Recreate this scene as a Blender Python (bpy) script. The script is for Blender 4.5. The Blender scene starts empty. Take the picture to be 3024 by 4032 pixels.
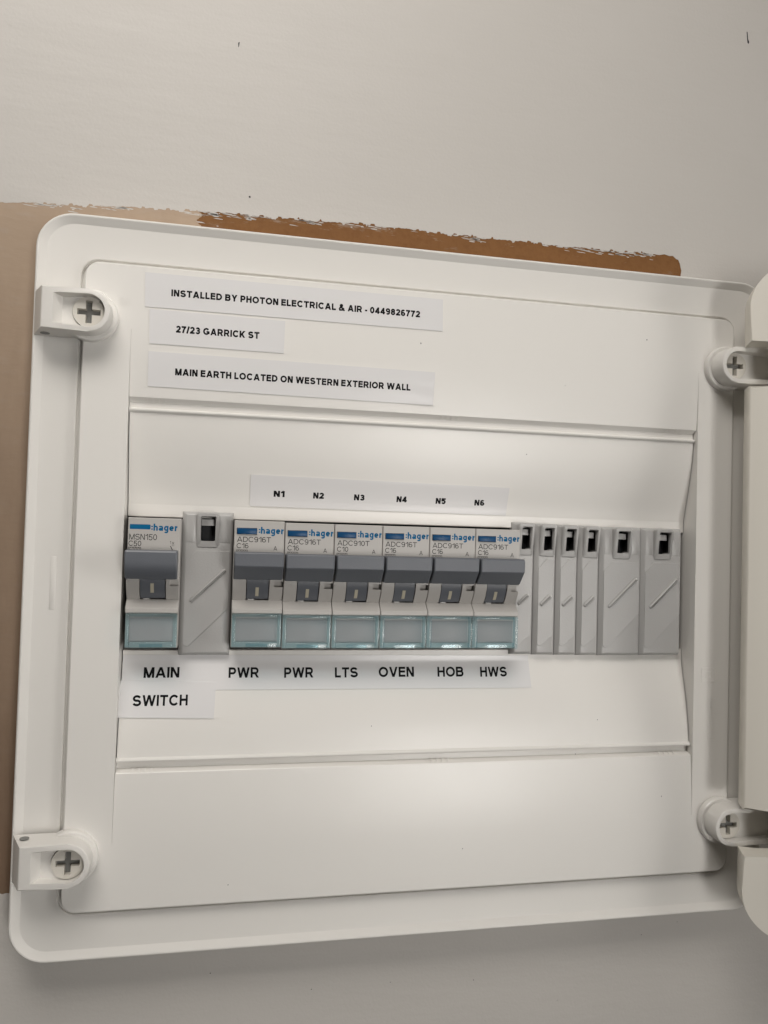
import bpy, bmesh, math, random
from mathutils import Vector, Matrix, noise
from mathutils.geometry import tessellate_polygon
random.seed(7)
scene = bpy.context.scene
COL = scene.collection
MM = 0.001

# ---------------------------------------------------------------- camera
cam = bpy.data.objects.new('camera', bpy.data.cameras.new('camera')); COL.objects.link(cam)
_R = ((0.97898992, -0.02795939, -0.20198270), (0.03318970, 0.99919456, 0.02255400), (0.20118942, -0.02878389, 0.97912936))
def _w(v): return Vector((v[0], v[2], -v[1]))
cx_, cy_, cz_ = _w(_R[0]), -_w(_R[1]), -_w(_R[2])
cam.matrix_world = Matrix.Translation(Vector((-75.93, -280.78, 19.51)) * MM) @ Matrix((cx_, cy_, cz_)).transposed().to_4x4()
cam.data.sensor_fit = 'VERTICAL'; cam.data.sensor_height = 36.0; cam.data.lens = 3080.0 / 4032 * 36
cam.data.clip_start = 0.01; cam.data.clip_end = 50
scene.camera = cam

# ---------------------------------------------------------------- light
world = bpy.data.worlds.new('World'); scene.world = world; world.use_nodes = True
bg = world.node_tree.nodes['Background']; bg.inputs[0].default_value = (1.0, 0.93, 0.84, 1); bg.inputs[1].default_value = 0.035
def area(name, loc, target, sx, sy, power, color, spread=180):
    l = bpy.data.lights.new(name, 'AREA'); l.shape = 'RECTANGLE'; l.size = sx; l.size_y = sy; l.energy = power; l.color = color; l.spread = math.radians(spread)
    o = bpy.data.objects.new(name, l); COL.objects.link(o); o.location = loc
    o.rotation_euler = (Vector(target) - Vector(loc)).to_track_quat('-Z', 'Y').to_euler(); return o
area('window_light', (0.47, -1.55, -0.24), (0.0, 0, 0.0), 0.34, 0.75, 0.40, (1.0, 0.97, 0.93), 34)
area('room_light', (-0.18, -0.40, 0.60), (-0.16, 0, 0.10), 0.45, 0.30, 1.80, (1.0, 0.955, 0.90), 120)
area('side_light', (0.92, -0.50, 0.0), (0.02, 0, 0.0), 0.22, 0.55, 0.42, (1.0, 0.97, 0.93), 60)
scene.view_settings.view_transform = 'Standard'; scene.view_settings.look = 'None'
scene.view_settings.exposure = 0.0; scene.view_settings.gamma = 1.0
scene.view_settings.use_curve_mapping = False

# ---------------------------------------------------------------- materials
def new_mat(name):
    m = bpy.data.materials.new(name); m.use_nodes = True
    nt = m.node_tree; return m, nt, nt.nodes['Principled BSDF']
def noise_node(nt, scale, detail=3, rough=0.55, vec=None):
    n = nt.nodes.new('ShaderNodeTexNoise'); n.inputs['Scale'].default_value = scale
    n.inputs['Detail'].default_value = detail; n.inputs['Roughness'].default_value = rough
    if vec is not None: nt.links.new(vec, n.inputs['Vector'])
    return n
def obj_coord(nt, scale=(1, 1, 1)):
    t = nt.nodes.new('ShaderNodeNewGeometry'); mp = nt.nodes.new('ShaderNodeMapping'); mp.inputs['Scale'].default_value = scale
    nt.links.new(t.outputs['Position'], mp.inputs['Vector']); return mp.outputs['Vector']
def ramp(nt, fac, stops):
    r = nt.nodes.new('ShaderNodeValToRGB'); nt.links.new(fac, r.inputs[0])
    e = r.color_ramp.elements
    while len(e) < len(stops): e.new(0.5)
    for el, (p, c) in zip(e, stops): el.position = p; el.color = c if len(c) == 4 else (*c, 1)
    return r.outputs[0]
def mixc(nt, fac, a, b):
    n = nt.nodes.new('ShaderNodeMix'); n.data_type = 'RGBA'
    for sock, v in ((n.inputs[0], fac), (n.inputs[6], a), (n.inputs[7], b)):
        if hasattr(v, 'links'): nt.links.new(v, sock)
        else: sock.default_value = v if isinstance(v, (int, float)) else (*v, 1)
    return n.outputs[2]
def add_bump(nt, bsdf, layers):
    prev = None
    for fac, strength, dist in layers:
        b = nt.nodes.new('ShaderNodeBump'); b.inputs['Strength'].default_value = strength; b.inputs['Distance'].default_value = dist
        nt.links.new(fac, b.inputs['Height'])
        if prev is not None: nt.links.new(prev, b.inputs['Normal'])
        prev = b.outputs[0]
    nt.links.new(prev, bsdf.inputs['Normal'])
def plastic(name, col, rough=0.35, var=0.05, grain=0.00004, gscale=1800, wave=0.0, rvar=0.02, spec=0.5):
    m, nt, b = new_mat(name); v = obj_coord(nt)
    n1 = noise_node(nt, 26, 5, 0.6, v)
    c2 = tuple(max(0, x * (1 - var)) for x in col)
    nt.links.new(mixc(nt, n1.outputs[0], c2, col), b.inputs['Base Color'])
    n2 = noise_node(nt, 45, 4, 0.6, v)
    r = nt.nodes.new('ShaderNodeMapRange'); r.inputs[1].default_value = 0.35; r.inputs[2].default_value = 0.65
    r.inputs[3].default_value = rough - rvar; r.inputs[4].default_value = rough + rvar
    nt.links.new(n2.outputs[0], r.inputs[0]); nt.links.new(r.outputs[0], b.inputs['Roughness'])
    b.inputs['Specular IOR Level'].default_value = spec
    layers = []
    if grain:
        n3 = noise_node(nt, gscale, 2, 0.5, v); layers.append((n3.outputs[0], 0.35, grain))
    if wave:
        n4 = noise_node(nt, 30, 2, 0.4, v); layers.append((n4.outputs[0], 1.0, wave))
    if layers: add_bump(nt, b, layers)
    return m
M_COVER = plastic('cover_white_plastic', (0.775, 0.755, 0.72), 0.30, 0.03, grain=0, wave=0.00018, rvar=0.012)
M_FRAME = plastic('frame_white_plastic', (0.73, 0.71, 0.675), 0.38, 0.03, grain=0)
M_DOOR = plastic('door_cream_plastic', (0.80, 0.765, 0.69), 0.42, 0.03, grain=0)
M_BODY = plastic('breaker_grey_plastic', (0.47, 0.452, 0.43), 0.42, 0.06)
M_BLANK = plastic('blank_grey_plastic', (0.43, 0.424, 0.415), 0.31, 0.06, grain=0.00012, gscale=1500, spec=0.5)
M_TOGGLE = plastic('toggle_dark_grey', (0.125, 0.135, 0.155), 0.42, 0.12, grain=0.00008)
M_MARK = plastic('mark_cream', (0.50, 0.46, 0.36), 0.5)
M_TAB = plastic('tab_white', (0.62, 0.61, 0.60), 0.32)
M_SCREW = plastic('screw_plastic', (0.66, 0.63, 0.57), 0.4, 0.08)
M_DARK = plastic('dark_interior', (0.012, 0.012, 0.016), 0.6)
M_INSERT = plastic('insert_paper', (0.37, 0.37, 0.37), 0.8, 0.04, grain=0, spec=0.1)
M_BLUE = plastic('logo_blue', (0.0, 0.115, 0.26), 0.5, 0.05, spec=0.2)
M_BTN = plastic('button_blue', (0.004, 0.062, 0.165), 0.34, 0.1, spec=0.3)
M_INK = plastic('ink_black', (0.004, 0.004, 0.005), 0.5, 0.0, spec=0.15)
M_PRINT = plastic('print_grey', (0.035, 0.034, 0.033), 0.5, 0.0, spec=0.2)
M_SHADE_DIRT, _nt, _b = new_mat('hole_shade_dirt'); _b.inputs['Base Color'].default_value = (0.20, 0.20, 0.19, 1)  # grey shade painted into screw crosses and pin holes; colours dirt specks too
M_LABEL = plastic('label_tape', (0.74, 0.73, 0.73), 0.22, 0.02, grain=0, wave=0.00008, rvar=0.02)
# clear label covers
M_PANE, nt, b = new_mat('clear_pane')
for n in list(nt.nodes):
    if n.type != 'OUTPUT_MATERIAL': nt.nodes.remove(n)
out = nt.nodes['Material Output']
tr = nt.nodes.new('ShaderNodeBsdfTransparent'); tr.inputs[0].default_value = (0.945, 0.962, 0.970, 1)
gl = nt.nodes.new('ShaderNodeBsdfGlossy'); gl.inputs['Roughness'].default_value = 0.32
fr = nt.nodes.new('ShaderNodeFresnel'); fr.inputs[0].default_value = 1.22
mx = nt.nodes.new('ShaderNodeMixShader')
gm = nt.nodes.new('ShaderNodeNewGeometry'); iv = nt.nodes.new('ShaderNodeMath'); iv.operation = 'SUBTRACT'; iv.inputs[0].default_value = 1.0; nt.links.new(gm.outputs['Backfacing'], iv.inputs[1])
ml = nt.nodes.new('ShaderNodeMath'); ml.operation = 'MULTIPLY'; nt.links.new(fr.outputs[0], ml.inputs[0]); nt.links.new(iv.outputs[0], ml.inputs[1])
nt.links.new(ml.outputs[0], mx.inputs[0]); nt.links.new(tr.outputs[0], mx.inputs[1]); nt.links.new(gl.outputs[0], mx.inputs[2]); nt.links.new(mx.outputs[0], out.inputs[0])
M_RIM = M_PANE.copy(); M_RIM.name = 'clear_rim'; nt = M_RIM.node_tree
for n in nt.nodes:
    if n.type == 'BSDF_TRANSPARENT': n.inputs[0].default_value = (0.85, 0.93, 0.95, 1)
    if n.type == 'FRESNEL': n.inputs[0].default_value = 1.5
    if n.type == 'BSDF_GLOSSY': n.inputs['Roughness'].default_value = 0.14

# painted wall
M_PAINT, nt, b = new_mat('wall_paint'); v = obj_coord(nt)
n1 = noise_node(nt, 9, 5, 0.6, v); n2 = noise_node(nt, 60, 4, 0.6, v)
base = mixc(nt, n1.outputs[0], (0.487, 0.464, 0.434), (0.535, 0.51, 0.48))
vor = nt.nodes.new('ShaderNodeTexVoronoi'); vor.inputs['Scale'].default_value = 42; nt.links.new(v, vor.inputs['Vector'])
sp = ramp(nt, vor.outputs['Distance'], [(0.0, (1, 1, 1)), (0.028, (1, 1, 1)), (0.045, (0, 0, 0))])
n5 = noise_node(nt, 14, 2, 0.5, v); gate = ramp(nt, n5.outputs[0], [(0.62, (0, 0, 0)), (0.66, (0.75, 0.75, 0.75))])
mul = nt.nodes.new('ShaderNodeMath'); mul.operation = 'MULTIPLY'; nt.links.new(sp, mul.inputs[0]); nt.links.new(gate, mul.inputs[1])
nt.links.new(mixc(nt, mul.outputs[0], base, (0.10, 0.085, 0.07)), b.inputs['Base Color'])
b.inputs['Roughness'].default_value = 0.55
n6 = noise_node(nt, 900, 3, 0.6, v); n7 = noise_node(nt, 70, 3, 0.5, obj_coord(nt, (0.35, 1, 1.4)))
add_bump(nt, b, [(n6.outputs[0], 0.5, 0.00012), (n7.outputs[0], 0.6, 0.0005)])
# bare board
M_BOARD, nt, b = new_mat('bare_board'); v = obj_coord(nt)
n1 = noise_node(nt, 40, 6, 0.65, v); n2 = noise_node(nt, 500, 3, 0.6, v)
c = mixc(nt, n1.outputs[0], (0.160, 0.072, 0.024), (0.225, 0.107, 0.038))
c = mixc(nt, ramp(nt, n2.outputs[0], [(0.45, (0, 0, 0)), (0.75, (0.35, 0.35, 0.35))]), c, (0.12, 0.045, 0.012))
n3 = noise_node(nt, 130, 5, 0.7, obj_coord(nt, (0.45, 1, 1.6)))
smear = ramp(nt, n3.outputs[0], [(0.60, (0, 0, 0)), (0.70, (0.55, 0.55, 0.55))])
sx = nt.nodes.new('ShaderNodeSeparateXYZ'); g = nt.nodes.new('ShaderNodeNewGeometry'); nt.links.new(g.outputs['Position'], sx.inputs[0])
mr = nt.nodes.new('ShaderNodeMapRange'); mr.inputs[1].default_value = 0.130; mr.inputs[2].default_value = 0.137; nt.links.new(sx.outputs['Z'], mr.inputs[0])
mul = nt.nodes.new('ShaderNodeMath'); mul.operation = 'MULTIPLY'; nt.links.new(smear, mul.inputs[0]); nt.links.new(mr.outputs[0], mul.inputs[1])
c = mixc(nt, mul.outputs[0], c, (0.36, 0.31, 0.265))
nt.links.new(c, b.inputs['Base Color']); b.inputs['Roughness'].default_value = 0.7; b.inputs['Specular IOR Level'].default_value = 0.2
add_bump(nt, b, [(n2.outputs[0], 0.4, 0.0002)])
# tan undercoat
M_TAN, nt, b = new_mat('tan_undercoat'); v = obj_coord(nt)
n1 = noise_node(nt, 30, 6, 0.65, v); n2 = noise_node(nt, 220, 4, 0.6, obj_coord(nt, (0.5, 1, 1.5)))
c = mixc(nt, n1.outputs[0], (0.33, 0.24, 0.165), (0.42, 0.315, 0.225))
c = mixc(nt, ramp(nt, n2.outputs[0], [(0.55, (0, 0, 0)), (0.75, (0.4, 0.4, 0.4))]), c, (0.38, 0.31, 0.25))
n3 = noise_node(nt, 45, 6, 0.7, obj_coord(nt, (1.6, 1, 0.45)))          # browner lower down: the frame's shade on the wall painted into the coat
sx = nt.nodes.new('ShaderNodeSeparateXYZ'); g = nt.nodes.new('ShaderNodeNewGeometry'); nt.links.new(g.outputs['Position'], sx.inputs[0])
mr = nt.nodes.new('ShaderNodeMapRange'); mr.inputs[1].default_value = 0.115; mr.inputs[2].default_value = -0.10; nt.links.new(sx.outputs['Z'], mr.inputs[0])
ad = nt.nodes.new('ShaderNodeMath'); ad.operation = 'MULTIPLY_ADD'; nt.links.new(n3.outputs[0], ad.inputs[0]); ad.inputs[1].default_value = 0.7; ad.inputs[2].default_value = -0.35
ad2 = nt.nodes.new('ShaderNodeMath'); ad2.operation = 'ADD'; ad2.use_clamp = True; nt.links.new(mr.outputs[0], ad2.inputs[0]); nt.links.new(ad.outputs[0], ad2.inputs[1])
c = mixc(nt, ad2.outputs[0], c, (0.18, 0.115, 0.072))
nt.links.new(c, b.inputs['Base Color']); b.inputs['Roughness'].default_value = 0.6
add_bump(nt, b, [(n2.outputs[0], 0.4, 0.0003)])

# ---------------------------------------------------------------- helpers (all lengths in millimetres)
def link(o, parent=None):
    COL.objects.link(o)
    if parent is not None: o.parent = parent
    return o
def tag(o, label=None, cat=None, group=None, kind=None):
    if label: o['label'] = label
    if cat: o['category'] = cat
    if group: o['group'] = group
    if kind: o['kind'] = kind
    return o
def empty(name, loc):
    o = bpy.data.objects.new(name, None); o.empty_display_size = 0.01; COL.objects.link(o); o.location = Vector(loc) * MM; return o
def mesh_obj(name, verts, faces, mat, parent=None, angle=30, smooth=True, fix=True):
    me = bpy.data.meshes.new(name); me.from_pydata([Vector(v) * MM for v in verts], [], faces)
    if fix:
        bm = bmesh.new(); bm.from_mesh(me); bmesh.ops.remove_doubles(bm, verts=bm.verts, dist=1e-7)
        bmesh.ops.dissolve_degenerate(bm, dist=1e-7, edges=bm.edges); bmesh.ops.recalc_face_normals(bm, faces=bm.faces); bm.to_mesh(me); bm.free()
    return finish(name, me, mat, parent, angle, smooth)
def finish(name, me, mat, parent, angle=30, smooth=True):
    me.materials.append(mat)
    if smooth:
        me.polygons.foreach_set('use_smooth', [True] * len(me.polygons)); me.set_sharp_from_angle(angle=math.radians(angle))
    o = bpy.data.objects.new(name, me); link(o, parent); return o
def bm_obj(name, bm, mat, parent=None, angle=30):
    me = bpy.data.meshes.new(name); bmesh.ops.recalc_face_normals(bm, faces=bm.faces); bm.to_mesh(me); bm.free()
    return finish(name, me, mat, parent, angle)
def bm_box(bm, x0, x1, y0, y1, z0, z1, bev=0.0, seg=2):
    r = bmesh.ops.create_cube(bm, size=1.0); vs = r['verts']
    for v in vs:
        v.co = Vector(((x0 + x1) / 2 + v.co.x * (x1 - x0), (y0 + y1) / 2 + v.co.y * (y1 - y0), (z0 + z1) / 2 + v.co.z * (z1 - z0))) * MM
    if bev:
        es = list({e for v in vs for e in v.link_edges}); bmesh.ops.bevel(bm, geom=es, offset=bev * MM, segments=seg, profile=0.5, affect='EDGES')
def bm_prism(bm, outline, y0, y1, bev=0.0, seg=2, scale_back=None):
    """outline in (x,z), front at y0 (towards viewer), back at y1"""
    f = [bm.verts.new(Vector((x, y0, z)) * MM) for x, z in outline]; k = [bm.verts.new(Vector((x, y1, z)) * MM) for x, z in (scale_back or outline)]
    n = len(outline); ff = bm.faces.new(f); bm.faces.new(list(reversed(k)))
    for i in range(n): bm.faces.new((f[i], k[i], k[(i + 1) % n], f[(i + 1) % n]))
    if bev: bmesh.ops.bevel(bm, geom=list(ff.edges), offset=bev * MM, segments=seg, profile=0.5, affect='EDGES')
def box(name, dims, mat, parent, bev=0.2):
    bm = bmesh.new(); bm_box(bm, *dims, bev=bev); return bm_obj(name, bm, mat, parent)
def boolean(o, cutter):
    m = o.modifiers.new('cut', 'BOOLEAN'); m.object = cutter; m.operation = 'DIFFERENCE'; m.solver = 'EXACT'
    dg = bpy.context.evaluated_depsgraph_get(); dg.update()
    me = bpy.data.meshes.new_from_object(o.evaluated_get(dg)); o.modifiers.clear(); old = o.data; o.data = me; me.name = old.name
    bpy.data.objects.remove(cutter)
    me.polygons.foreach_set('use_smooth', [True] * len(me.polygons)); me.set_sharp_from_angle(angle=math.radians(30))
def rrect(hx, hz, r, n=10, cx=0, cz=0):
    pts = []
    for sx, sz, a0 in ((1, 1, 0), (-1, 1, 90), (-1, -1, 180), (1, -1, 270)):
        for i in range(n + 1):
            a = math.radians(a0 + 90 * i / n); pts.append((cx + sx * (hx - r) + r * math.cos(a), cz + sz * (hz - r) + r * math.sin(a)))
    return pts
def loft(name, rings, mat, parent, angle=35):
    """rings: list of (outline, y) with equal counts, joined in order"""
    verts, faces = [], []; n = len(rings[0][0])
    for out_, y in rings: verts += [(x, y, z) for x, z in out_]
    for k in range(len(rings) - 1):
        for i in range(n):
            j = (i + 1) % n; faces.append((k * n + i, k * n + j, (k + 1) * n + j, (k + 1) * n + i))
    return mesh_obj(name, verts, faces, mat, parent, angle)

# ---------------------------------------------------------------- stroke lettering
def arc(cx, cy, rx, ry, a0, a1, n=12):
    return [(cx + rx * math.cos(math.radians(a0 + (a1 - a0) * i / n)), cy + ry * math.sin(math.radians(a0 + (a1 - a0) * i / n))) for i in range(n + 1)]
def glyph(ch, w):
    """width, strokes [(path, closed)], clip box; cap height 1"""
    h = w / 2; S = []
    def ln(*p): S.append((list(p), False))
    def dg(x0, y0, x1, y1, e=0.3): S.append(([(x0 - (x1 - x0) * e, y0 - (y1 - y0) * e), (x1 + (x1 - x0) * e, y1 + (y1 - y0) * e)], False))
    def el(cx, cy, rx, ry): S.append((arc(cx, cy, rx, ry, 0, 360, 24)[:-1], True))
    q = (1 - w) / 4
    if ch == 'I': W = w; ln((h, 0), (h, 1))
    elif ch == 'L': W = .66; ln((h, 0), (h, 1)); ln((h, h), (W, h))
    elif ch == 'E': W = .74; ln((h, 0), (h, 1)); ln((h, h), (W, h)); ln((h, .53), (W - .04, .53)); ln((h, 1 - h), (W - .02, 1 - h))
    elif ch == 'H': W = .82; ln((h, 0), (h, 1)); ln((W - h, 0), (W - h, 1)); ln((h, .53), (W - h, .53))
    elif ch == 'T': W = .80; ln((0, 1 - h), (W, 1 - h)); ln((W / 2, 0), (W / 2, 1))
    elif ch == 'N': W = .82; ln((h, 0), (h, 1)); ln((W - h, 0), (W - h, 1)); dg(h * 1.15, 1, W - h * 1.15, 0)
    elif ch == 'M': W = .98; ln((h, 0), (h, 1)); ln((W - h, 0), (W - h, 1)); dg(h * 1.1, 1, W / 2, 0); dg(W - h * 1.1, 1, W / 2, 0)
    elif ch == 'A': W = .98; a = h * 1.08; dg(a, 0, W / 2, 1.02, .1); dg(W - a, 0, W / 2, 1.02, .1); ln((W * .24, .30), (W * .76, .30))
    elif ch == 'V': W = .92; a = h * 1.08; dg(a, 1, W / 2, -.02, .1); dg(W - a, 1, W / 2, -.02, .1)
    elif ch == 'W': W = 1.32; a = h * 1.03; dg(a, 1, W * .27, 0, .1); dg(W * .5, 1, W * .27, 0, .1); dg(W * .5, 1, W * .73, 0, .1); dg(W - a, 1, W * .73, 0, .1)
    elif ch == 'X': W = .92; a = h * 1.25; dg(a, 1, W - a, 0); dg(W - a, 1, a, 0)
    elif ch == 'Y': W = .92; a = h * 1.2; ln((W / 2, 0), (W / 2, .45)); dg(a, 1, W / 2, .42, .12); dg(W - a, 1, W / 2, .42, .12)
    elif ch == 'K': W = .88; ln((h, 0), (h, 1)); S.append(([(h, .26), (W - h * 1.3 + .2, 1.19)], False)); S.append(([(W * .36, .62), (W - h * 1.2 + .08, -.12)], False))
    elif ch == 'O': W = 1.02; el(W / 2, .5, W / 2 - h, .5 - h + .01)
    elif ch == 'C': W = .95; S.append((arc(.50, .5, .50 - h, .5 - h + .01, 38, 322, 20), False))
    elif ch == 'G': W = 1.0; S.append((arc(.50, .5, .50 - h, .5 - h + .01, 38, 318, 20), False)); ln((.52, .44), (W - h + .02, .44)); ln((W - h, .52), (W - h, .13))
    elif ch == 'D': W = .88; ln((h, 0), (h, 1)); ln(*([(h, 1 - h), (W * .42, 1 - h)] + arc(W * .42, .5, W * .58 - h, .5 - h, 90, -90, 14)[1:-1] + [(W * .42, h), (h, h)]))
    elif ch in 'PRB':
        W = {'P': .78, 'R': .88, 'B': .84}[ch]; ln((h, 0), (h, 1)); ww = W if ch != 'R' else .83
        lo = .43 if ch != 'B' else .53
        cy, ry = (1 - h + lo) / 2, (1 - h - lo) / 2
        ww1 = ww if ch != 'B' else ww - .04
        ln(*([(h, 1 - h), (ww1 - ry - h, 1 - h)] + arc(ww1 - ry - h, cy, ry, ry, 90, -90, 10)[1:-1] + [(ww1 - ry - h, lo), (h, lo)]))
        if ch == 'R': S.append(([(W * .42, .50), (W * .60, .36), (W - h * 1.15 + .04, -.06)], False))
        if ch == 'B':
            cy, ry = (h + lo) / 2, (lo - h) / 2
            ln(*([(h, lo), (W - ry - h, lo)] + arc(W - ry - h, cy, ry, ry, 90, -90, 10)[1:-1] + [(W - ry - h, h), (h, h)]))
    elif ch == 'S':
        W = .86; rx = W / 2 - h
        ln(*(arc(W / 2, 1 - h - q, rx * .95, q + .005, 18, 250, 14) + arc(W / 2, h + q, rx, q + .005, 75, -165, 14)))
    elif ch == '0': W = .72; el(W / 2, .5, W / 2 - h, .5 - h + .01)
    elif ch == '1': W = .50; ln((W - h, 0), (W - h, 1)); ln((0.02, .72), (W * .38, .78), (W - h, .98))
    elif ch == '2': W = .72; ln(*(arc(W / 2, 1 - h - q * 1.05, W / 2 - h, q * 1.1, 170, -32, 12) + [(h * 1.1, h)])); ln((0, h), (W, h))
    elif ch == '3': W = .72; ln(*arc(W / 2, 1 - h - q, W / 2 - h * 1.2, q, 165, -85, 12)); ln(*arc(W / 2, h + q, W / 2 - h, q + .01, 85, -165, 12)); ln((W * .35, .51), (W * .55, .51))
    elif ch == '4': W = .76; ln((W - w * .95, 0), (W - w * .95, 1)); ln((0, .27), (W, .27)); S.append(([(h * .6, .22), (W - w * .9, 1.0 - h * .2)], False))
    elif ch == '5': W = .72; ln((W * .18, 1 - h), (W - .03, 1 - h)); ln((W * .22, 1), (W * .15, .44)); ln(*arc(W / 2 - .01, h + .23, W / 2 - h, .33 - h * .65, 142, -160, 14))
    elif ch in '69':
        W = .72; p = arc(W / 2, .32, W / 2 - h, .32 - h * .95, 0, 360, 20)[:-1]; p2 = [(h, .32), (h * 1.05, .55)] + arc(W / 2 + .01, 1 - h - q * 1.15, W / 2 - h, q * 1.2, 165, 38, 9)
        if ch == '9': p = [(W - x, 1 - y) for x, y in p]; p2 = [(W - x, 1 - y) for x, y in p2]
        S.append((p, True)); S.append((p2, False))
    elif ch == '7': W = .70; ln((0, 1 - h), (W, 1 - h)); ln((W - h * .9, .92), (W * .55, .55), (W * .32, 0))
    elif ch == '8': W = .72; el(W / 2, 1 - h - q * .92, W / 2 - h * 1.2, q * .92); el(W / 2, h + q * 1.04, W / 2 - h, q * 1.04)
    elif ch == '&': W = .98; ln((.93, .02), (.30, .66), (.27, .80), (.36, .92), (.50, .90), (.56, .78), (.50, .66), (.20, .42), (h, .26), (.20, .10), (.40, h * .9), (.62, .14), (.80, .45))
    elif ch == '-': W = .36; ln((0, .36), (W, .36))
    elif ch == '/': W = .36; ln((.04, -.02), (W - .04, 1.02))
    elif ch == ':': W = .16; ln((.08, .12), (.08, .30)); ln((.08, .50), (.08, .68))
    elif ch == 'h': W = .58; ln((h, 0), (h, 1)); r = W / 2 - h; ln(*([(h, .42)] + arc(W / 2, .72 - h - r, r, r, 180, 0, 10) + [(W - h, 0)]))
    elif ch == 'a': W = .60; ln(*(arc(W * .48, .50, W / 2 - h, .22 - h, 165, 0, 10) + [(W - h, .40), (W - h, 0)])); el(W * .42, .21, W * .42 - h, .22 - h)
    elif ch == 'g': W = .60; el(W / 2, .36, W / 2 - h, .36 - h); ln(*([(W - h, .72), (W - h, -.08)] + arc(W / 2, -.08, W / 2 - h, .14, 0, -150, 8)))
    elif ch == 'e': W = .62; ln(*([(h * 1.2, .36), (W - h, .36)] + arc(W / 2, .36, W / 2 - h, .36 - h, 0, 318, 18)))
    elif ch == 'r': W = .38; ln((h, 0), (h, .72)); ln(*arc(W - .02, .38, W - h - .02, .72 - h - .38, 170, 90, 6))
    else: W = .34
    return W, S
def clip(poly, axis, lim, keep_less):
    out = []
    for i in range(len(poly)):
        a, b = poly[i - 1], poly[i]
        ia = (a[axis] <= lim) if keep_less else (a[axis] >= lim); ib = (b[axis] <= lim) if keep_less else (b[axis] >= lim)
        if ia != ib:
            t = (lim - a[axis]) / (b[axis] - a[axis]); out.append((a[0] + (b[0] - a[0]) * t, a[1] + (b[1] - a[1]) * t))
        if ib: out.append(b)
    return out
def stroke_polys(path, w, closed):
    n = len(path); h = w / 2; offs = []
    for i in range(n):
        p = Vector(path[i])
        a = Vector(path[i - 1]) if (i or closed) else None; c = Vector(path[(i + 1) % n]) if (i < n - 1 or closed) else None
        d1 = (p - a).normalized() if a is not None else None; d2 = (c - p).normalized() if c is not None else None
        if d1 is None: d1 = d2
        if d2 is None: d2 = d1
        n1 = Vector((-d1.y, d1.x)); n2 = Vector((-d2.y, d2.x)); m = n1 + n2
        m = n1 if m.length < 1e-6 else m / max(0.35, (1 + n1.dot(n2)))
        offs.append(((p.x + m.x * h, p.y + m.y * h), (p.x - m.x * h, p.y - m.y * h)))
    return [(offs[i][0], offs[i][1], offs[(i + 1) % n][1], offs[(i + 1) % n][0]) for i in range(n if closed else n - 1)]
def text_polys(s, w, gap=0.11, space=0.34):
    x = 0.0; out = []; layer = 0
    for ch in s:
        if ch == ' ': x += space; continue
        W, S = glyph(ch, w); layer = 0
        for path, closed in S:
            layer += 1
            for pl in stroke_polys(path, w, closed):
                pl = list(pl)
                if ch in 'NMAVWXYKR4':
                    pl = clip(pl, 1, 0.0, False); pl = clip(pl, 1, 1.0, True) if pl else pl
                    if pl and ch in 'NM': pl = clip(clip(pl, 0, 0.0, False) or [], 0, W, True) if pl else pl
                if len(pl) >= 3: out.append(([(x + px, py) for px, py in pl], layer))
        x += W + gap
    return out, x - gap
def lettering(name, items, mat, parent, place):
    """items: (string, u0, u1, v0, cap height, weight); place(u, v, lift) -> mm position"""
    verts, faces = [], []
    for s, u0, u1, v0, cap, w in items:
        polys, L = text_polys(s, w); k = (u1 - u0) / L
        for pl, layer in polys:
            b0 = len(verts)
            for px, py in pl: verts.append(place(u0 + px * k, v0 + py * cap, 0.006 * layer))
            faces.append(list(range(b0, b0 + len(pl))))
    return mesh_obj(name, verts, faces, mat, parent, smooth=False, fix=False)

# ================================================================= THE WALL
WY = 13.2
def ragged(p0, p1, amp, step, seed, sx=1.0):
    pts = []; a, b = Vector(p0), Vector(p1); L = (b - a).length; n = max(2, int(L / step)); d = (b - a).normalized(); nn = Vector((-d.y, d.x))
    for i in range(n):
        t = i / n * L; p = a + d * t
        v = noise.noise(Vector((t * .06, seed, 0))) * .9 + noise.noise(Vector((t * .25, seed + 5, 0))) * .6 + noise.noise(Vector((t * .9, seed + 9, 0))) * .45
        st = noise.noise(Vector((t * .45, seed + 20, 0)))
        v += (0.9 if st > .22 else 0) - (0.8 if st < -.3 else 0)
        pts.append((p.x + nn.x * v * amp, p.y + nn.y * v * amp))
    return pts
hole = []
tops = [(-260, 128.5), (-170, 131.8), (-156, 132.5), (-122.5, 135.0), (-88.7, 136.9), (-20, 138.6), (53.6, 138.4), (96, 139.4)]
for i in range(len(tops) - 1): hole += ragged(tops[i], tops[i + 1], 0.75, 0.35, 3.1 + i * 0.0)
hole += [(96, 139.4), (98.5, 139.2), (101, 139.8), (103.2, 139.3), (104.9, 139.5), (106.4, 138.3), (107.4, 138.1), (108.2, 136.4), (108.5, 134.9), (108.9, 133.6), (108.6, 131.5), (108.9, 129.8), (108.4, 120), (108.4, -100)]
hole += ragged((100, -108), (-260, -108), 0.5, 0.6, 12.0)
outer = [(-700, 600), (700, 600), (700, -600), (-700, -600)]
def sheet(name, loops, yf, yb, mat, parent=None):
    vec = [[Vector((x, z, 0)) for x, z in lp] for lp in loops]; flat = [p for lp in loops for p in lp]
    tris = tessellate_polygon(vec); verts = [(x, yf, z) for x, z in flat]; N = len(flat); verts += [(x, yb, z) for x, z in flat]
    faces = [t for t in tris]; o = 0
    for lp in loops:
        n = len(lp)
        for i in range(n): faces.append((o + i, o + (i + 1) % n, N + o + (i + 1) % n, N + o + i))
        o += n
    return mesh_obj(name, verts, faces, mat, parent, smooth=False)
wall = sheet('wall', [outer, [(-113, 67), (113, 67), (113, -67), (-113, -67)]], WY, WY + 9, M_BOARD)
tag(wall, kind='structure')
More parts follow.
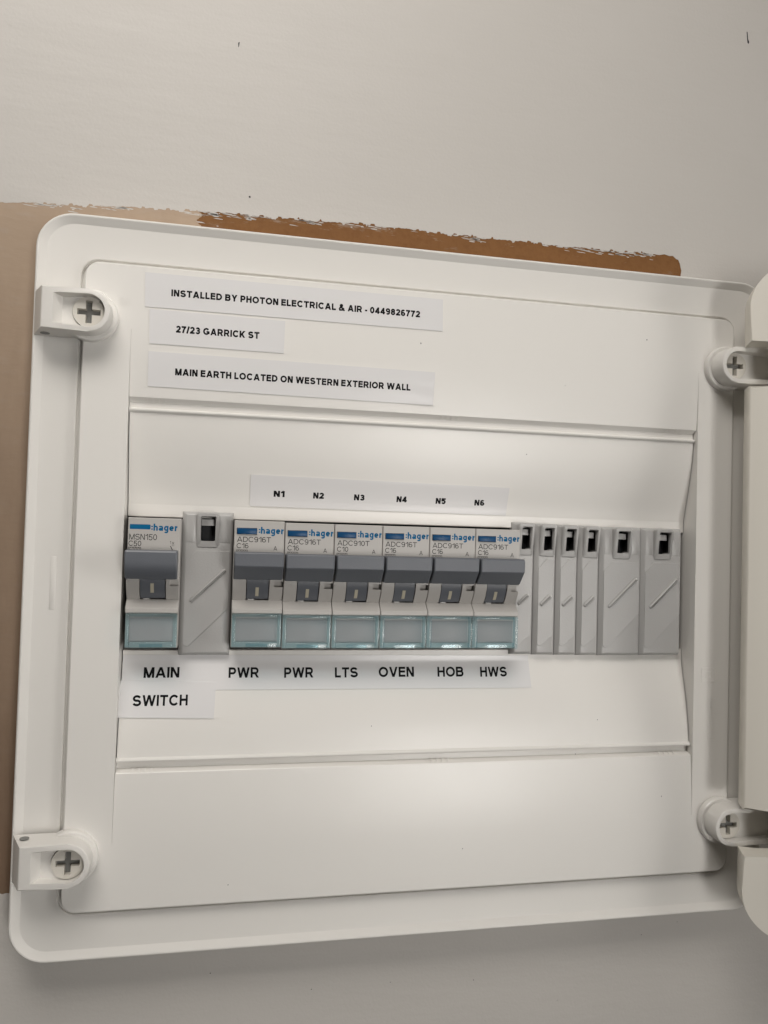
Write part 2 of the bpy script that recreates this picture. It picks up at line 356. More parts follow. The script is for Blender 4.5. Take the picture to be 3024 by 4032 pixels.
sheet('paint_layer', [outer, hole], WY - 0.12, WY - 0.01, M_PAINT, wall)
# older tan coat left of the bare board, its ragged edge at x = -88
tan = ragged((-88.4, 150), (-88.0, 100), 0.9, 0.4, 40.0) + [(-88, 100), (-130, 60), (-130, -130), (-270, -130), (-270, 150)]
sheet('undercoat_layer', [tan], WY - 0.08, WY - 0.005, M_TAN, wall)
# paint left on the bare board in small flakes
fl_v, fl_f = [], []
CL = [(-138, 5), (-120, 4), (-84, 4.5), (-83, 4), (-70, 4), (-48, 3), (-22, 6), (18, 5), (62, 6), (74, 7), (84, 6), (92, 4)]
for k in range(150):
    cxx, csd = CL[k % len(CL)]; x = random.gauss(cxx, csd); zt = 0
    for i in range(len(tops) - 1):
        if tops[i][0] <= x <= tops[i + 1][0]: zt = tops[i][1] + (tops[i + 1][1] - tops[i][1]) * (x - tops[i][0]) / (tops[i + 1][0] - tops[i][0])
    if zt == 0: continue
    if -88 < x < -78 and random.random() < .5: z = zt - random.uniform(0.5, 6.5)
    else: z = zt - abs(random.gauss(0, 0.9)) - 0.15
    L = random.uniform(.25, 2.6) ** 1.0 * (1.3 if random.random() < .2 else 1); H = random.uniform(.08, .3); b0 = len(fl_v); m = 9
    for i in range(m):
        a = 2 * math.pi * i / m; r = random.uniform(.6, 1.2); fl_v.append((x + L * r * math.cos(a), WY - 0.11, z + H * r * math.sin(a) - 0.06 * L * math.cos(a)))
    for i in range(m): fl_v.append((fl_v[b0 + i][0], WY - .05, fl_v[b0 + i][2]))
    fl_f.append(list(range(b0, b0 + m)))
    for i in range(m): fl_f.append((b0 + i, b0 + (i + 1) % m, b0 + m + (i + 1) % m, b0 + m + i))
tag(mesh_obj('paint_flakes', fl_v, fl_f, M_PAINT, wall, smooth=False, fix=False), kind='stuff')
# dark nicks in the paint
def nick(pts): mesh_obj('paint_nick', [(x, WY - .14, z) for x, z in pts], [list(range(len(pts)))], M_DARK, wall, smooth=False, fix=False)
nick([(-76.3, 202.0), (-75.7, 202.4), (-75.9, 200.7), (-76.2, 200.2)])
nick([(138.0, 240.5), (138.5, 240.3), (138.8, 237.4), (139.4, 236.0), (139.1, 235.2), (138.5, 235.6), (138.3, 237)])
nick([(-70.6, 144.4), (-70.0, 144.7), (-69.7, 144.1), (-70.3, 143.8)])
for x, z in ((25, -152), (-8, -150), (96, -140), (112, -136), (-75, -141), (-38, -150), (60, -163), (-148, -128), (-118, 128), (-140, 90)):
    s = random.uniform(.18, .36); nick([(x - s, z), (x, z + s * .8), (x + s * .8, z + .1), (x + .1, z - s * .7)])

# ================================================================= THE DISTRIBUTION BOARD
board = empty('distribution_board', (0, WY - 1, -127))
tag(board, 'white plastic electrical distribution board set in the wall, its door swung open', 'switchboard')
BZ = (0, -(WY - 1), 127)                         # parts are modelled about the panel centre
def to_board(o):
    o.parent = board; o.location = Vector(BZ) * MM; return o
FX, FZ = 141.3, 126.9
frame = loft('surround_frame', [(rrect(FX, FZ, 12.5), 12.6), (rrect(FX, FZ, 12.5), 1.9), (rrect(FX - .2, FZ - .2, 12.3), 1.25), (rrect(FX - .6, FZ - .6, 11.9), .95), (rrect(FX - 1.0, FZ - 1.0, 11.5), 1.0),
    (rrect(FX - 3.4, FZ - 3.4, 9.4), 2.3), (rrect(FX - 3.7, FZ - 3.7, 9.2), 2.35), (rrect(126.7, 112.2, 6.2), 2.35), (rrect(126.4, 111.9, 6.0), 2.6), (rrect(126.4, 111.9, 6.0), 3.8), (rrect(122, 107.5, 3), 3.8)], M_FRAME, None, 18)
to_board(frame)
# moulded slots on both sides of the frame
for sx in (-1, 1):
    bm = bmesh.new(); bm_box(bm, sx * 131.8 - .9, sx * 131.8 + .9, 2.22, 2.8, -9, 9, .06)
    to_board(bm_obj('latch_tab', bm, M_FRAME))
CW, CH, CX = 125.0, 110.5, 109.2
# flat cover plate round the middle section
def plate_with_hole(name, out_, in_, y0, y1, mat):
    vec = [[Vector((x, z, 0)) for x, z in out_], [Vector((x, z, 0)) for x, z in in_]]; flat = out_ + in_
    tris = tessellate_polygon(vec); N = len(flat); verts = [(x, y0, z) for x, z in flat] + [(x, y1, z) for x, z in flat]
    faces = list(tris); a, b = len(out_), len(in_)
    for o, n in ((0, a), (a, b)):
        for i in range(n): faces.append((o + i, o + (i + 1) % n, N + o + (i + 1) % n, N + o + i))
    return mesh_obj(name, verts, faces, mat, None, 30)
cov = plate_with_hole('cover_plate', rrect(CW - .45, CH - .45, 4.6), [(CX, 88), (-CX, 88), (-CX, -88), (CX, -88)], 0, 12, M_COVER)
to_board(cov)
to_board(loft('cover_edge', [(rrect(CW - .449, CH - .449, 4.6), 0.0), (rrect(CW - .12, CH - .12, 4.9), .16), (rrect(CW, CH, 5), .55), (rrect(CW, CH, 5), 12)], M_COVER, None, 50))
PROF_TOP = [(88, 0), (84, .05), (80, .16), (76, .34), (72, .58), (68, .86), (65.4, 1.06)]
PROF_MID = [(59.55, 2.42), (56.2, 2.85), (53, 3.2), (50.3, 3.68), (47.5, 4.15), (45.2, 4.65), (42, 5.35), (38.5, 6.2), (35.5, 7.0), (33.0, 7.65), (30.5, 8.25), (28.6, 8.62), (28.1, 8.75)]
GROOVE = [(65.4, 1.06), (64.85, 1.12), (64.6, 1.3), (63.45, 2.75), (63.3, 2.85), (61.35, 2.9), (61.3, 2.75), (61.15, 1.95), (60.9, 1.62), (60.5, 1.55), (60.15, 1.72), (59.85, 2.2), (59.7, 2.38), (59.55, 2.42)]
GROOVE_LOW = [(65.4, 1.06), (64.75, 1.12), (64.5, 1.35), (63.7, 3.9), (63.6, 4.0), (61.35, 4.0), (61.3, 2.75), (61.15, 1.95), (60.9, 1.62), (60.5, 1.55), (60.15, 1.72), (59.85, 2.2), (59.7, 2.38), (59.55, 2.42)]
FLANGE = [(28.1, 8.75), (27.9, 8.8)]
def prof(z):
    a = abs(z)
    if a >= 88: return 0.0
    P = PROF_TOP + [(59.55, 2.42)] + PROF_MID[1:] + [(23, 8.8)]
    for (z0, y0), (z1, y1) in zip(P, P[1:]):
        if z1 <= a <= z0: return y0 + (y1 - y0) * (z0 - a) / (z0 - z1)
    return 8.8
def strip(name, pts, sgn, hx, mat=M_COVER, nseg=1):
    verts, faces = [], []; n = len(pts)
    for c in range(nseg + 1):
        x = -hx + 2 * hx * c / nseg; verts += [(x, y, sgn * z) for z, y in pts]
    for c in range(nseg):
        for i in range(n - 1): faces.append((c * n + i, c * n + i + 1, (c + 1) * n + i + 1, (c + 1) * n + i))
    return mesh_obj(name, verts, faces, mat, None, 25)
for sgn, edge in ((1, 23.5), (-1, 23.8)):
    to_board(strip('label_panel', PROF_TOP, sgn, CX - .06))
    to_board(strip('groove', GROOVE if sgn > 0 else GROOVE_LOW, sgn, CX - .12))
    to_board(strip('sloped_panel', PROF_MID, sgn, CX - .30))
    to_board(strip('flange', FLANGE + [(edge + .25, 8.8), (edge, 9.05), (edge, 14)], sgn, CX - .30))
    for x0 in (-103.5, 3.0, 96.0):                # finger grips moulded in the groove
        for i in range(4):
            x = x0 + i * 2.1; bm = bmesh.new(); z0, z1 = sgn * 64.5, sgn * 63.5
            vs = [(x - .35, 1.15, z0), (x + .35, 1.15, z0), (x + .35, 2.55, z1), (x - .35, 2.55, z1), (x - .35, 2.2, z0), (x + .35, 2.2, z0), (x + .35, 3, z1), (x - .35, 3, z1)]
            to_board(mesh_obj('grip_rib', vs, [(0, 1, 2, 3), (4, 5, 6, 7), (0, 1, 5, 4), (1, 2, 6, 5), (2, 3, 7, 6), (3, 0, 4, 7)], M_COVER, None, smooth=False))
# specks of dirt on the cover
for x, z in ((86, 99.5), (38, 52), (70, -50.5), (-6, 91), (15, -96), (-70, -104), (60, -62.9), (-20, -51), (96, -80), (-117, 20), (-116, -60), (52, 79)):
    r_ = random.uniform(.16, .34); pts = [(x + r_ * random.uniform(.5, 1.1) * math.cos(a), prof(z) - .03, z + r_ * random.uniform(.5, 1.4) * math.sin(a)) for a in (0, 1.2, 2.5, 3.8, 5.0)]
    to_board(mesh_obj('dirt_speck', pts, [(0, 1, 2, 3, 4)], M_SHADE_DIRT, None, smooth=False, fix=False))
# dark inside of the enclosure
bm = bmesh.new(); bm_box(bm, -112, 112, 13.5, 70, -66, 66)
for f in list(bm.faces):
    if f.calc_center_median().y < 0.0136: bm.faces.remove(f)
to_board(bm_obj('back_box', bm, M_DARK))
to_board(box('mounting_rail', (-110, 110, 40, 44, -17, 17), M_TAB, None))
# raised moulded lettering on the right side strip, reading upwards
def vert_place(u, v, l): return (118.6 - v, -0.10 - l * 3, -58 + u)
o = lettering('moulded_lettering', [('hager', 0, 17.5, 0, 4.4, .17)], M_COVER, None, vert_place); to_board(o)
bm = bmesh.new()
for dims in ((112.6, 113.0, -.14, .2, -35.6, -30.0), (118.2, 118.6, -.14, .2, -35.6, -30.0), (113.0, 118.2, -.14, .2, -35.6, -35.2), (113.0, 118.2, -.14, .2, -30.4, -30.0),
             (114.4, 114.7, -.14, .2, -34, -31.6), (116.6, 116.9, -.14, .2, -34, -31.6), (114.7, 116.6, -.14, .2, -34, -33.7), (114.7, 116.6, -.14, .2, -31.9, -31.6)): bm_box(bm, *dims)
to_board(bm_obj('moulded_symbol', bm, M_COVER))
o = lettering('moulded_lettering', [('90', -113.5, -109.7, 96.2, 2.6, .14), ('1', -110.6, -109.7, 87.2, 3.2, .2), ('C', -119.6, -117.4, 98, 3.0, .12)], M_COVER, None, lambda u, v, l: (u, -0.08 - l * 3, v)); to_board(o)
o = lettering('moulded_lettering', [('90', -114.5, -110.2, -101.6, 2.6, .14), ('C', -119.0, -116.8, -103.2, 3.0, .12)], M_COVER, None, lambda u, v, l: (u, -0.08 - l * 3, v)); to_board(o)

# fixing lugs with plastic cross-head screws
def stadium(r, length, sx, r2=None, n=14):
    pts = [(sx * r * math.cos(a), r * math.sin(a)) for a in [math.radians(90 - 180 * i / n) for i in range(n + 1)]]
    r2 = r2 or r; pts += [(-sx * length, -r2), (-sx * length, r2)]
    return pts if sx > 0 else pts
def lug(cx, cz, sx, length, rise):
    """sx=+1: rounded end to the right (left-hand lugs)"""
    sh = lambda pts: [(cx + x, cz + z) for x, z in pts]
    bm = bmesh.new(); bm_prism(bm, sh(stadium(7.2, length, sx, 7.0)), -rise, 1.4, .4, 3, sh(stadium(7.5, length + 4.2, sx, 7.4))); L = bm_obj('fixing_lug', bm, M_FRAME)
    bm = bmesh.new(); inner = stadium(5.5, length - 3.6, sx, 5.1); bottom = stadium(5.4, length - 6.0, sx, 4.5)
    bm_prism(bm, sh([(x * 1.06 if abs(x) > 5.7 else x, z) for x, z in inner]), -rise - 1, -rise + 3.3, scale_back=sh(bottom)); c = bm_obj('c', bm, M_FRAME)
    boolean(L, c)
    bm = bmesh.new(); bm_prism(bm, [(cx + 5.32 * math.cos(2 * math.pi * i / 40), cz + 5.32 * math.sin(2 * math.pi * i / 40)) for i in range(40)], -rise - 2, -rise + 5.9); boolean(L, bm_obj('c', bm, M_FRAME))
    to_board(L)
    bs = rrect(8.9, 8.9, 8.89, 12, cx, cz); bt = rrect(8.5, 8.5, 8.49, 12, cx, cz)
    o = loft('boss', [(bs, 1.9), (bs, -2.0), (bt, -2.5), (rrect(6.5, 6.5, 6.49, 12, cx, cz), -2.5)], M_COVER, L)
    # screw
    bm = bmesh.new(); bm_prism(bm, [(cx + 5.15 * math.cos(2 * math.pi * i / 40), cz + 5.15 * math.sin(2 * math.pi * i / 40)) for i in range(40)], -rise + 2.7, -rise + 6, .25, 2)
    s = bm_obj('screw', bm, M_SCREW)
    a, w = 3.75, 0.98
    bm = bmesh.new(); bm_prism(bm, [(cx + x, cz + z) for x, z in ((w, a), (w, w), (a, w), (a, -w), (w, -w), (w, -a), (-w, -a), (-w, -w), (-a, -w), (-a, w), (-w, w), (-w, a))], -rise + 2, -rise + 5.0)
    boolean(s, bm_obj('c', bm, M_SCREW)); s.parent = L
    bm = bmesh.new(); bm_box(bm, cx - 3.9, cx + 3.9, -rise + 4.95, -rise + 5.6, cz - 3.9, cz + 3.9); d = bm_obj('screw_recess', bm, M_SHADE_DIRT); d.parent = L
    return L
lug(-122.2, 91.2, 1, 14.5, 8.6); lug(-122.1, -91.2, 1, 14.5, 8.6)
lug(120.4, 90.0, -1, 24, 9.6); lug(120.5, -89.8, -1, 24, 9.6)
# pin holes on the inner sides of the left lugs
for cz, s in ((91.0, -1), (-90.9, 1)):
    bm = bmesh.new(); bmesh.ops.create_cone(bm, cap_ends=True, segments=20, radius1=1.5 * MM, radius2=1.5 * MM, depth=.2 * MM, matrix=Matrix.Translation(Vector((-136.4, -2.6, cz + s * 7.25)) * MM))
    to_board(bm_obj('pin_hole', bm, M_SHADE_DIRT))

# the open door on the right
def make_door():
    hz, r = 127.6, 17.0; out_ = []; nz, nd = 88.6, 14.0
    out_ += [(250, -hz), (250, hz)]
    out_ += [(r + r * math.cos(math.radians(a)), hz - r + r * math.sin(math.radians(a))) for a in range(90, 181, 6)]
    out_ += [(0, nz + 8.3), (nd, nz + 8.9), (nd, nz - 8.9), (0, nz - 8.3), (0, -nz + 8.3), (nd, -nz + 8.9), (nd, -nz - 8.9), (0, -nz - 8.3)]
    out_ += [(r + r * math.cos(math.radians(a)), -hz + r + r * math.sin(math.radians(a))) for a in range(180, 271, 6)]
    bm = bmesh.new(); f = [bm.verts.new(Vector((x, 0, z)) * MM) for x, z in out_]; k = [bm.verts.new(Vector((x, 9.0, z)) * MM) for x, z in out_]
    ff = bm.faces.new(f); bk = bm.faces.new(list(reversed(k))); n = len(out_)
    for i in range(n): bm.faces.new((f[i], k[i], k[(i + 1) % n], f[(i + 1) % n]))
    bmesh.ops.bevel(bm, geom=list(ff.edges) + list(bk.edges), offset=.8 * MM, segments=3, profile=.5, affect='EDGES')
    d = bm_obj('door', bm, M_DOOR)
    # raised inner rim
    rim = loft('door_rim', [(rrect(105, hz - 12, 8, 6, 128, 0), .3), (rrect(105, hz - 12, 8, 6, 128, 0), -2.2), (rrect(103, hz - 14, 7, 6, 128, 0), -2.2), (rrect(103, hz - 14, 7, 6, 128, 0), .3)], M_DOOR, d)
    d.parent = board; d.location = Vector((119.6, -17.0 - (WY - 1), 127)) * MM; d.rotation_euler = (0, 0, math.radians(-24))
    return d
make_door()

# ================================================================= CIRCUIT BREAKERS
FY = -2.5
def heightcols(name, cols, mat, parent):
    verts, faces = [], []; n = len(cols[0][1])
    for x, P in cols: verts += [(x, y, z) for y, z in P]
    for c in range(len(cols) - 1):
        for i in range(n - 1): faces.append((c * n + i, c * n + i + 1, (c + 1) * n + i + 1, (c + 1) * n + i))
    return mesh_obj(name, verts, faces, mat, parent, 28)
HB = 44.7
def cheek(z):                     # convex surface below the toggle
    t = min(1, max(0, (-20.6 - z) / 7.5)); return FY - .35 + 3.9 * t ** 1.9
zs_ch = [-20.6, -21.2, -21.2, -22.2, -23.2, -23.2, -24.2, -25.2, -26.2, -27.2, -28.1]
def body_profile(kind):
    P = [(30, 0), (FY + .25, 0), (FY, -.25), (FY, -20.0)]
    for k, z in enumerate(zs_ch):
        y = cheek(z)
        if kind == 'N' and k in (2, 3, 4): y = cheek(z) + 2.4
        if kind == 'B': y = 5.0
        P.append((y, z))
    yb = cheek(-28.1)
    P += [(yb, -28.1), (FY + .5, -30.6), (FY + .05, -30.9), (FY, -31.1), (FY, -32.3), (FY + .2, -32.5), (FY + 2.1, -32.55), (FY + 2.1, -HB + .3), (FY + 2.4, -HB), (30, -HB)]
    return P
def shift(P, d): return [(y + d if y < 29 else y, z) for y, z in P]
def back(P): return [(30, z) for y, z in P]
def make_breaker(model, rating, main=False):
    t = empty('circuit_breaker', (0, 30, 22.7 - HB))
    W = 8.72; A, B, N = body_profile('A'), body_profile('B'), body_profile('N')
    sw = 4.4 if main else 4.05
    parts = [heightcols('body', [(-W, back(A)), (-W, shift(A, .22)), (-W + .2, A), (-sw, A), (-sw, B), (sw, B), (sw, A), (5.7, A), (5.7, N), (W - .2, N), (W, shift(N, .22)), (W, back(N))], M_BODY, None)]
    # toggle handle
    pts = [(-1.8, -10.9), (-8.6, -10.95), (-9.0, -11.1), (-9.15, -11.45), (-9.1, -15.6), (-8.95, -15.95), (-8.6, -16.25), (-4.3, -20.3), (-3.9, -20.55), (-1.5, -20.6)]
    if main: pts = [(-1.8, -10.9), (-8.0, -10.95), (-8.6, -11.1), (-8.9, -11.6), (-9.2, -14), (-9.1, -16.0), (-8.6, -17.4), (-7.8, -18.8), (-6.6, -20.3), (-6.2, -20.7), (-1.5, -20.7)]
    tw = 8.45 if not main else 8.5; x_off = -.1 if not main else -.35
    verts, faces = [], []; n = len(pts)
    for x, ins in ((-tw, .35), (-tw + .35, 0), (tw - .35, 0), (tw, .35)):
        cyy = sum(p[0] for p in pts) / n; czz = sum(p[1] for p in pts) / n
        for y, z in pts:
            dy, dz = y - cyy, z - czz; L = math.hypot(dy, dz); verts.append((x + x_off, y - dy / L * ins, z - dz / L * ins))
    for c in range(3):
        for i in range(n): faces.append((c * n + i, c * n + (i + 1) % n, (c + 1) * n + (i + 1) % n, (c + 1) * n + i))
    faces += [list(range(n)), list(range(3 * n, 4 * n))]
    parts.append(mesh_obj('toggle_handle', verts, faces, M_TOGGLE, None, 22))
    # drum below the handle
    dw = sw - .28; zz = [-20.2 - i * .74 for i in range(11)]
    dp = [(cheek(z) + .25, z) for z in zz] + [(cheek(-27.6) + 1.6, -27.62), (6, -27.62), (6, -20.2)]
    verts = [(-dw, y, z) for y, z in dp] + [(dw, y, z) for y, z in dp]; n = len(dp)
    faces = [(i, (i + 1) % n, n + (i + 1) % n, n + i) for i in range(n)] + [list(range(n)), list(range(n, 2 * n))]
    drum = mesh_obj('switch_drum', verts, faces, M_TOGGLE, None, 30); parts.append(drum)
    mz = [-22.4, -23.2, -24.0, -24.8, -25.7] if main else [-23.4, -24.2, -25.0, -25.8, -26.6]
    mx0 = -.75
    verts = [(mx0, cheek(z) + .2, z) for z in mz] + [(mx0 + 1.15, cheek(z) + .2, z) for z in mz]
    mk = mesh_obj('indicator_mark', verts, [(i, i + 1, 6 + i, 5 + i) for i in range(4)], M_MARK, drum, smooth=False); 
    parts.append(box('slot_glint', (-3.3, -1.2, .6, 1.6, -28.05, -27.75), M_TAB, None, .05))  # white sliver added for the glint at the slot bottom
    # clear label holder
    y0 = FY + 2.1
    ins = box('label_insert', (-7.1, 7.1, y0 - .18, y0 - .02, -42.25, -34.4), M_INSERT, None, 0); parts.append(ins)
    bm = bmesh.new()
    bm_box(bm, -W + .15, -7.25, FY - .55, y0 - .06, -HB + .15, -32.75, .35, 3)
    bm_box(bm, 7.25, W - .15, FY - .55, y0 - .06, -HB + .15, -32.75, .35, 3)
    bm_box(bm, -7.2, 7.2, FY - .15, y0 - .06, -33.75, -32.8, .3, 3)
    bm_box(bm, -7.2, 7.2, FY - .85, y0 - .06, -HB + .1, -42.35, .3, 3)
    bm_box(bm, -3.6, 4.0, FY - 1.05, FY - .9, -44.1, -42.9, .06, 1)
    rim = bm_obj('holder_rim', bm, M_RIM); parts.append(rim)
    bm = bmesh.new(); bm_box(bm, -7.22, 7.22, FY - .5, FY + .1, -42.3, -33.8, .12, 2)
    parts.append(bm_obj('clear_cover', bm, M_PANE))
    # printing
    pl = lambda u, v, l: (u, FY - .02 - l, v)
    if main:
        parts.append(mesh_obj('logo_bar', [(x, FY - .03, z) for x, z in rrect(3.4, .84, .3, 4, -4.75, -3.15)], [list(range(20))], M_BLUE, None, smooth=False))
        parts.append(lettering('logo_lettering', [(':hager', -1.05, 7.6, -4.35, 2.4, .215)], M_BLUE, None, pl))
        it = [(model, -8.2, .9, -7.6, 2.0, .13), (rating, -8.4, -4.2, -9.75, 1.8, .135), ('6000', -8.2, -4.6, -11.6, 1.3, .11), ('1', 5.2, 5.6, -8.8, 1.0, .14), ('X', 5.9, 6.7, -9.0, .9, .16), ('-', 5.9, 6.7, -9.7, .9, .12)]
        bx = [(-8.5, -8.35, -11.6, -10.1), (-4.4, -4.25, -11.6, -10.1), (-8.35, -4.4, -10.25, -10.1)]
        o = lettering('model_lettering', it, M_PRINT, None, pl)
        parts.append(mesh_obj('switch_symbol', [(5.3, FY - .02, -9.5), (5.6, FY - .02, -9.5), (6.6, FY - .02, -11.5), (6.3, FY - .02, -11.5)], [(0, 1, 2, 3)], M_PRINT, None, smooth=False, fix=False))
    else:
        parts.append(lettering('logo_lettering', [(':hager', -.25, 8.45, -4.5, 2.4, .215)], M_BLUE, None, pl))
        bm = bmesh.new(); bm_box(bm, -7.75, -.95, FY - .55, FY + .2, -4.75, -2.75, .18, 2); bm_box(bm, -4.0, -3.7, FY - .62, FY, -4.6, -2.9); parts.append(bm_obj('test_button', bm, M_BTN))
        bm = bmesh.new(); bm_box(bm, -8.3, -.8, FY - .06, FY + .1, -4.95, -2.5); parts.append(bm_obj('button_surround', bm, M_BODY))
        parts.append(mesh_obj('button_slot', [(-7.9, FY - .09, -4.85), (-.86, FY - .09, -4.85), (-.86, FY - .09, -2.6), (-7.9, FY - .09, -2.6)], [(0, 1, 2, 3)], M_DARK, None, smooth=False))
        it = [(model, -7.7, 4.0, -7.55, 1.85, .13), (rating, -7.8, -3.7, -9.75, 1.75, .135), ('6000', -7.5, -4.3, -11.6, 1.1, .11), ('A', 5.0, 6.3, -10.3, 1.5, .12)]
        bx = [(-7.85, -7.72, -11.6, -10.25), (-4.1, -3.97, -11.6, -10.25), (-7.72, -4.1, -10.4, -10.25)]
        o = lettering('model_lettering', it, M_PRINT, None, pl)
    parts.append(o)
    verts, faces = [], []
    for a, b, c, d in bx:
        b0 = len(verts); verts += [(a, FY - .02, c), (b, FY - .02, c), (b, FY - .02, d), (a, FY - .02, d)]; faces.append((b0, b0 + 1, b0 + 2, b0 + 3))
    parts.append(mesh_obj('print_box', verts, faces, M_PRINT, None, smooth=False, fix=False))
    for p in parts: p.parent = t; p.location = Vector((0, -30, HB)) * MM
    return t
def copy_tree(o, parent=None):
    c = o.copy(); COL.objects.link(c); c.parent = parent
    for ch in [x for x in o.children]: copy_tree(ch, c)
    return c
def put(o, x, z=None):
    o.location.x = x * MM
    if z is not None: o.location.z = z * MM
GB = 'circuit breakers clipped in a row on the board'
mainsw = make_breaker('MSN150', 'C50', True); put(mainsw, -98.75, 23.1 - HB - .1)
tag(mainsw, 'grey main switch at the left end of the row, printed MSN150 C50', 'breaker', GB)
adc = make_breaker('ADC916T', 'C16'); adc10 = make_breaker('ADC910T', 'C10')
edges = [-72.0, -54.35, -36.6, -18.97, -1.3, 16.35, 33.95]
descr = ['grey breaker printed ADC916T beside the wide grey blank, above the first PWR, under N1', 'grey breaker printed ADC916T above the second PWR, just left of the ADC910T one',
         'grey breaker printed ADC910T C10 above LTS and below N3', 'grey breaker printed ADC916T above OVEN, just right of the ADC910T one',
         'grey breaker printed ADC916T above HOB, fifth of the six with blue buttons', 'grey breaker printed ADC916T above HWS, overlapping the narrow blanks on its right']
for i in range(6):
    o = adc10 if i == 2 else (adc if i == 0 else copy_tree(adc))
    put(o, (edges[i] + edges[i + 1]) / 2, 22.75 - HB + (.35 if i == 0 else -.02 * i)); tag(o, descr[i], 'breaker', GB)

# ================================================================= FILLER BLANKS
BY = 6.2
def make_blank(w, full):
    t = empty('filler_blank', (0, 9, -25.4)); hw = w / 2; ht = 51.2
    lb, rb = (1.35, .75) if full else (1.3, 1.0)
    # plate with sloping sides
    front = [(-hw + lb, -.9), (hw - rb, -.9), (hw - rb, -ht + .9), (-hw + lb, -ht + .9)]
    backo = [(-hw, 0), (hw, 0), (hw, -ht), (-hw, -ht)]
    verts = [(x, BY, z) for x, z in front] + [(x, BY + 1.6, z) for x, z in backo] + [(x, 10.5, z) for x, z in backo]
    faces = [(0, 1, 2, 3)] + [(i, (i + 1) % 4, 4 + (i + 1) % 4, 4 + i) for i in range(4)] + [(4 + i, 4 + (i + 1) % 4, 8 + (i + 1) % 4, 8 + i) for i in range(4)] + [(8, 9, 10, 11)]
    me = bpy.data.meshes.new('plate'); me.from_pydata([Vector(v) * MM for v in verts], [], faces)
    bm = bmesh.new(); bm.from_mesh(me); bpy.data.meshes.remove(me); bmesh.ops.recalc_face_normals(bm, faces=bm.faces)
    ed = [e for e in bm.edges if max(v.co.y for v in e.verts) < (BY + 1.7) * MM]
    bmesh.ops.bevel(bm, geom=ed, offset=.5 * MM, segments=4, profile=.5, affect='EDGES')
    plate = bm_obj('plate', bm, M_BLANK, None, 32)
    hx0, hx1 = (-3.9, 3.9) if full else (-3.05, 3.55)      # hood round the latch
    cxh = (hx0 + hx1) / 2; ox0, ox1, oz0, oz1 = hx0 + 1.55, hx1 - 1.25, -1.75, -10.4
    bm = bmesh.new(); bm_prism(bm, rrect((ox1 - ox0) / 2, (oz0 - oz1) / 2, .5, 3, (ox0 + ox1) / 2, (oz0 + oz1) / 2), BY - 3, 10.4); boolean(plate, bm_obj('c', bm, M_DARK))
    parts = [plate]
    ro = rrect((hx1 - hx0) / 2, 6.3, 1.0, 5, cxh, -6.55); rm = rrect((hx1 - hx0) / 2 - .3, 6.0, .9, 5, cxh, -6.55)
    ri = rrect((ox1 - ox0) / 2, (oz0 - oz1) / 2, .5, 5, (ox0 + ox1) / 2, (oz0 + oz1) / 2); rt = rrect((ox1 - ox0) / 2 + .25, (oz0 - oz1) / 2 + .25, .6, 5, (ox0 + ox1) / 2, (oz0 + oz1) / 2)
    def tilt(y): return y
    def loft_t(rings):                # hood stands high at the top and runs out towards the sill
        verts, faces = [], []; n = len(rings[0][0])
        for out_, rise in rings:
            for x, z in out_:
                k = 1.0 if z > -8 else max(0.0, 1 - (-8 - z) / 4.3); verts.append((x, BY - rise * (k if rise > 0 else 1), z))
        for q in range(len(rings) - 1):
            for i in range(n): faces.append((q * n + i, q * n + (i + 1) % n, (q + 1) * n + (i + 1) % n, (q + 1) * n + i))
        return mesh_obj('hood', verts, faces, M_BLANK, None, 40)
    parts.append(loft_t([(ro, -.3), (ro, 1.9), (rm, 2.4), (rt, 2.4), (ri, 2.0), (ri, -4.1)]))
    parts.append(box('latch_tab', (ox0 + .05, ox1 - .3, BY + .6, BY + 2.2, -4.9, -2.6), M_TAB, None, .15))
    bm = bmesh.new(); bm_box(bm, ox0 - .3, ox1 + .3, 10.3, 10.45, oz1 - .3, oz0 + .3); parts.append(bm_obj('latch_pocket', bm, M_DARK))
    # low raised field and diagonal rib
    l, r = -hw + lb + .15, hw - rb - .25
    if full: fld = [(l, -17.6), (l + 3.6, -13.9), (r, -13.9), (r, -34.4), (l + 2.6, -47.2), (l + 1.6, -47.9), (l + .5, -47.6), (l, -46.9)]; p0, p1 = (-4.9, -31.6), (6.2, -20.8)
    else: fld = [(l, -17.4), (l + 3.6, -13.7), (r, -13.7), (r, -43.4), (l + 2.3, -46.9), (l + 1.2, -47.5), (l + .3, -47.2), (l, -46.6)]; p0, p1 = (-1.6, -31.3), (1.5, -28.4)
    bm = bmesh.new(); bm_prism(bm, fld, BY - .22, BY + .3, .09, 1); parts.append(bm_obj('raised_field', bm, M_BLANK, None, 20))
    d = (Vector(p1) - Vector(p0)).normalized(); nn = Vector((-d.y, d.x)); rr = .62 if full else .78; ang = math.atan2(d.y, d.x)
    def slot(r_):
        o_ = [(p1[0] + r_ * math.cos(ang + math.radians(a)), p1[1] + r_ * math.sin(ang + math.radians(a))) for a in range(-90, 91, 18)]
        return o_ + [(p0[0] + r_ * math.cos(ang + math.radians(a)), p0[1] + r_ * math.sin(ang + math.radians(a))) for a in range(90, 271, 18)]
    parts.append(loft('diagonal_rib', [(slot(rr), BY - .2), (slot(rr * .9), BY - .62), (slot(rr * .55), BY - .86), (slot(rr * .12), BY - .92)], M_BLANK, None, 60))
    if full:                                              # side pads beside the hood
        for a, b in ((l + .1, hx0 - .35), (hx1 + .35, r)):
            parts.append(box('side_pad', (a, b, BY - .1, BY + .3, -10.9, -1.4), M_BLANK, None, .08))
    for p in parts: p.parent = t; p.location = Vector((0, -9, 51.2)) * MM
    return t
GF = 'grey filler blanks covering unused positions'
